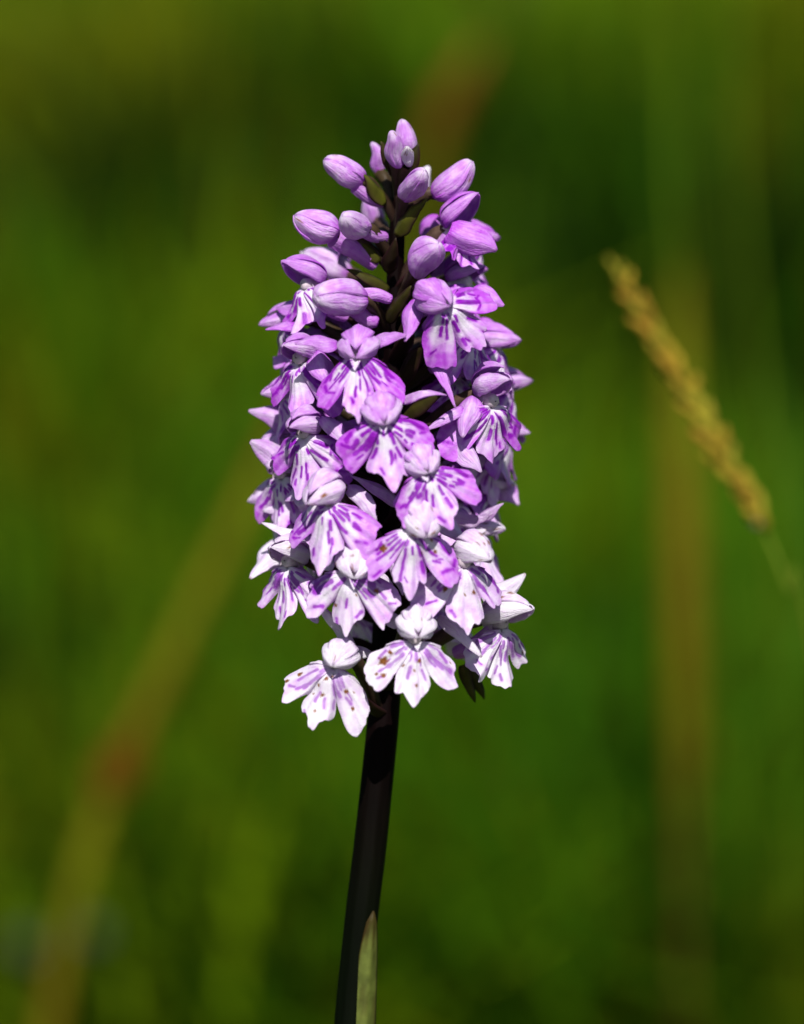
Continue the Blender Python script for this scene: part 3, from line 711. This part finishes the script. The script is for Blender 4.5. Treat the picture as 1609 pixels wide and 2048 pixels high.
OL, BR, RU, GR = (.135, .130, .003), (.115, .080, .0025), (.10, .040, .0015), (.080, .135, .003)
def background_stalks():
    DL = 400
    root, g = stalk('leaning_reed', 'blurred olive brown stem leaning behind the orchid with a russet joint', 'stem',
          [(620,760,DL),(545,890,DL),(450,1090,DL),(370,1260,DL),(290,1430,DL),(235,1540,DL),(190,1660,DL),(140,1840,DL),(100,2050,DL)],
          [1.2,1.6,2.1,2.5,2.3,2.4,2.3,2.2,2.2], [BR,BR,OL,OL,BR,RU,OL,OL,BR])
    P, u, t = sheet(px(215, 1590, DL - 4), px(285, 1450, DL - 6), np.array([.2, -1, .2]), 9.0, cup=.5)
    wpart(MB().grid(P, np.array(RU) * np.ones(P.shape), U3(u, t, 0)), 'leaf_sheath', M_DRY, root, g)
    stalk('dry_reed', 'upright broad brown dry stem standing behind the golden seed head', 'stem',
          [(1365,540,455),(1362,640,455),(1358,800,455),(1362,1000,455),(1365,1250,455),(1368,1420,457),(1370,1700,460),(1372,2100,460)], [1.0,2.2,3.3,3.8,3.8,3.2,2.0,1.6], [OL,OL,OL,BR,BR,BR,(.06,.05,.003),(.05,.042,.003)])
    root, g = stalk('sorrel_stalk', 'blurred russet flower stalk rising behind the orchid tip', 'stalk',
          [(965,90,640),(930,150,640),(893,215,640),(868,290,640),(852,380,640),(835,700,640)], [1.2,3.0,4.2,3.6,2.4,1.6], [(.2,.09,.01),RU,RU,BR,BR,OL])
    for x, lab in ((1345, 'thin blurred green grass stalk rising straight above the brown dry reed'), (1462, 'thin blurred green grass stalk standing clear beside the brown dry reed')):
        stalk('grass_stalk', lab, 'grass',
              [(x, -120, 490), (x + 2, 60, 490), (x + 6, 240, 490), (x + 14, 420, 490), (x + 60, 900, 490)], [.4, .8, 1.0, 1.0, 1.0], [GR] * 5, group='thin grass stalks behind the seed head')

def pale_flowers():
    for k, (x, y, d, sz) in enumerate(((55, 1885, 480, 3.6), (190, 1862, 480, 2.8))):
        c = px(x, y, d); g = ground_point(c + np.array([4, 30, 0]))
        root = empty('daisy_flower', Vector(g), ('larger of two faint greyish white flowers low in the grass', 'smaller faint greyish white flower close beside the leaning brown stem')[k], 'flower', 'small pale flowers in the grass')
        V, u, t = tube([c, lerp(c, w2p(g), .5) + np.array([1.5, 0, 0]), w2p(g)], [.5, .5, .7], 8, 24)
        wpart(MB().grid(V, np.array([.05, .09, .01]) * np.ones(V.shape), U3(u, t, 0), closed=True), 'stalk', M_DRY, root, g)
        V, u, t = tube([c + np.array([0, .6, -.5]), c + np.array([0, -.2, 0]), c + np.array([0, -.9, .5]), c + np.array([0, -1.1, .6])], [.8, 1.3, 1.0, .05], 10, 12)
        wpart(MB().grid(V, np.array([.07, .08, .02]) * np.ones(V.shape), U3(u, t, 0), closed=True), 'flower_centre', M_DRY, root, g)
        for q in range(11):
            a = q / 11 * 6.283; o = np.array([math.cos(a), -.25, math.sin(a)])
            P, u, t = sheet(c + o * .8, c + o * sz, np.array([0, -1, .4]), 1.7, cup=.2, nu=5, nt=9, seed=q)
            wpart(MB().grid(P, np.array([.06, .08, .065]) * np.ones(P.shape), U3(u, t, q)), 'petal', M_DRY, root, g)

# ------------------------------------------------------------------ meadow grass
def noise2(x, y, f, seed):
    r = np.random.default_rng(seed); v = 0
    for _ in range(7):
        a = r.uniform(0, 6.28); k = f * r.uniform(.5, 1.6)
        v = v + np.sin((x * math.cos(a) + y * math.sin(a)) * k + r.uniform(0, 6.28))
    return v / 7 ** .5 / 1.2

TUFTS = [  # pixel the tuft's tips reach, depth mm, spread mm, colour; dark ones are painted shade
 (400,60,1300,130,'olive'), (300,150,1100,70,'olive'), (1230,120,1000,80,'lime'), (1290,60,1300,70,'lime'), (1560,60,1200,80,'olive'), (640,80,1300,60,'green'),
 (430,700,760,34,'lime'), (350,780,700,34,'green'), (90,640,800,45,'green'), (500,760,800,30,'lime'), (20,900,700,30,'olive'), (240,960,620,26,'green'),
 (640,1400,620,24,'lime'), (590,1440,600,20,'lime'), (520,1720,520,20,'lime'), (640,1760,520,22,'green'), (860,1560,560,24,'lime'), (60,1330,600,22,'green'), (20,1660,540,24,'olive'),
 (1190,1080,700,36,'lime'), (1200,1440,600,28,'green'), (1520,1050,720,30,'green'), (1490,1560,620,32,'olive'), (1580,1900,520,24,'olive'), (1100,1820,540,26,'lime'), (960,1100,800,30,'green'),
 (1130,200,1100,60,'green'), (310,1960,500,24,'lime'), (560,1930,500,22,'green'), (880,1900,500,24,'lime'), (1230,1930,500,26,'green'), (1000,1640,500,24,'green'), (760,1900,500,20,'green'), (1500,1950,500,24,'olive'), (760,120,1200,50,'green'), (180,1150,600,24,'lime'), (420,1130,640,26,'green'), (350,1480,560,22,'green'),
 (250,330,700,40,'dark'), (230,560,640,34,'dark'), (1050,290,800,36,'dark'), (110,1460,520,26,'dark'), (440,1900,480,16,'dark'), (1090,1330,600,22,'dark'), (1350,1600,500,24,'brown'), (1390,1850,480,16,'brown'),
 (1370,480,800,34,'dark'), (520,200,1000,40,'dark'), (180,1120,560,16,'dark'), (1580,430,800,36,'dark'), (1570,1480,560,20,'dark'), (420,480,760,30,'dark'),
]
TC = dict(olive=(.115, .135, .002), lime=(.108, .172, .002), green=(.048, .124, .0015), dark=(.009, .028, .0008), brown=(.026, .024, .0008))  # dark: shaded gaps in the sward, put into the blade colour

def meadow():
    r = np.random.default_rng(21)
    N = 46000
    y = .50 + 6.0 * r.random(N) ** 2.2
    x = r.uniform(-1, 1, N) * (.55 + (y + .5) * .32)
    dens = noise2(x, y, 14, 4)
    keep = r.random(N) < np.clip(.62 + .5 * dens, .06, 1)
    x, y = x[keep], y[keep]; N = len(x)
    hn = noise2(x, y, 9, 8); cn = noise2(x, y, 11, 15); dn = noise2(x, y, 20, 2)
    h = np.clip(.13 + .04 * hn + r.normal(0, .03, N), .04, .28)
    w = r.uniform(.0016, .0036, N) * (1 + .12 * y)
    g0, g1, g2 = np.array([.030, .096, .0014]), np.array([.092, .128, .0016]), np.array([.115, .08, .003])
    f = np.clip(.36 + .8 * cn + r.normal(0, .18, N), 0, 1)[:, None]
    C = g0 * (1 - f) + g1 * f
    dry = (r.random(N) < np.clip(.05 + .10 * dn, 0, .3) * (y > .85))[:, None]
    C = np.where(dry, g2, C)
    X, Y, H, W, CC = [x], [y], [h], [w], [C]
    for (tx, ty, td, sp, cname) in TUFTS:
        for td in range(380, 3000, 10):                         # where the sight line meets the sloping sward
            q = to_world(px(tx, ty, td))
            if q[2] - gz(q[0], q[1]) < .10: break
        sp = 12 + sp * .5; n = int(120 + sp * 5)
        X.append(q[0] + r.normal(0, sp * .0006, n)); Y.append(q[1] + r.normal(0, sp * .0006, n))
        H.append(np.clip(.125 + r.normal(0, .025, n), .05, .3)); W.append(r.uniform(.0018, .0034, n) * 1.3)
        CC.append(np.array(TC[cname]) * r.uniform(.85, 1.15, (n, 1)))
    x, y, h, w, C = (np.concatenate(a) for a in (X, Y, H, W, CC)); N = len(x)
    lean_a = r.uniform(0, 2 * np.pi, N); lean = np.abs(r.normal(.06, .12, N)) * h / .25
    ns = 5; t = np.linspace(0, 1, ns)
    fa = r.normal(0, .9, N)
    cx = x[:, None] + np.cos(lean_a)[:, None] * lean[:, None] * t ** 2
    cy = y[:, None] + np.sin(lean_a)[:, None] * lean[:, None] * t ** 2
    cz = h[:, None] * (t - .18 * (lean / h)[:, None] * t ** 2) - .02 + gz(x, y)[:, None]
    ww = w[:, None] * np.array([.8, 1, .9, .6, .06])
    sx, sy = np.cos(fa)[:, None] * ww, np.sin(fa)[:, None] * ww
    A = np.stack([cx - sx, cy - sy, cz], -1); B = np.stack([cx + sx, cy + sy, cz], -1)
    V = np.stack([A, B], 2).reshape(-1, 3)
    base = (np.arange(N) * ns * 2)[:, None]
    k = np.arange(ns - 1) * 2
    F = np.stack([base + k, base + k + 1, base + k + 3, base + k + 2], -1).reshape(-1, 4)
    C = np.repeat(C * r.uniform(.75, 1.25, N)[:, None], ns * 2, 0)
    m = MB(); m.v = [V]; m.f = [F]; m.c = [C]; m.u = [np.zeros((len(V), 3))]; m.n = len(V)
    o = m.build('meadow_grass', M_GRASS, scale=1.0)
    o['kind'] = 'stuff'; o['label'] = 'blurred green meadow grass filling the background'; o['category'] = 'grass'

seed_head()
background_stalks()
pale_flowers()
meadow()
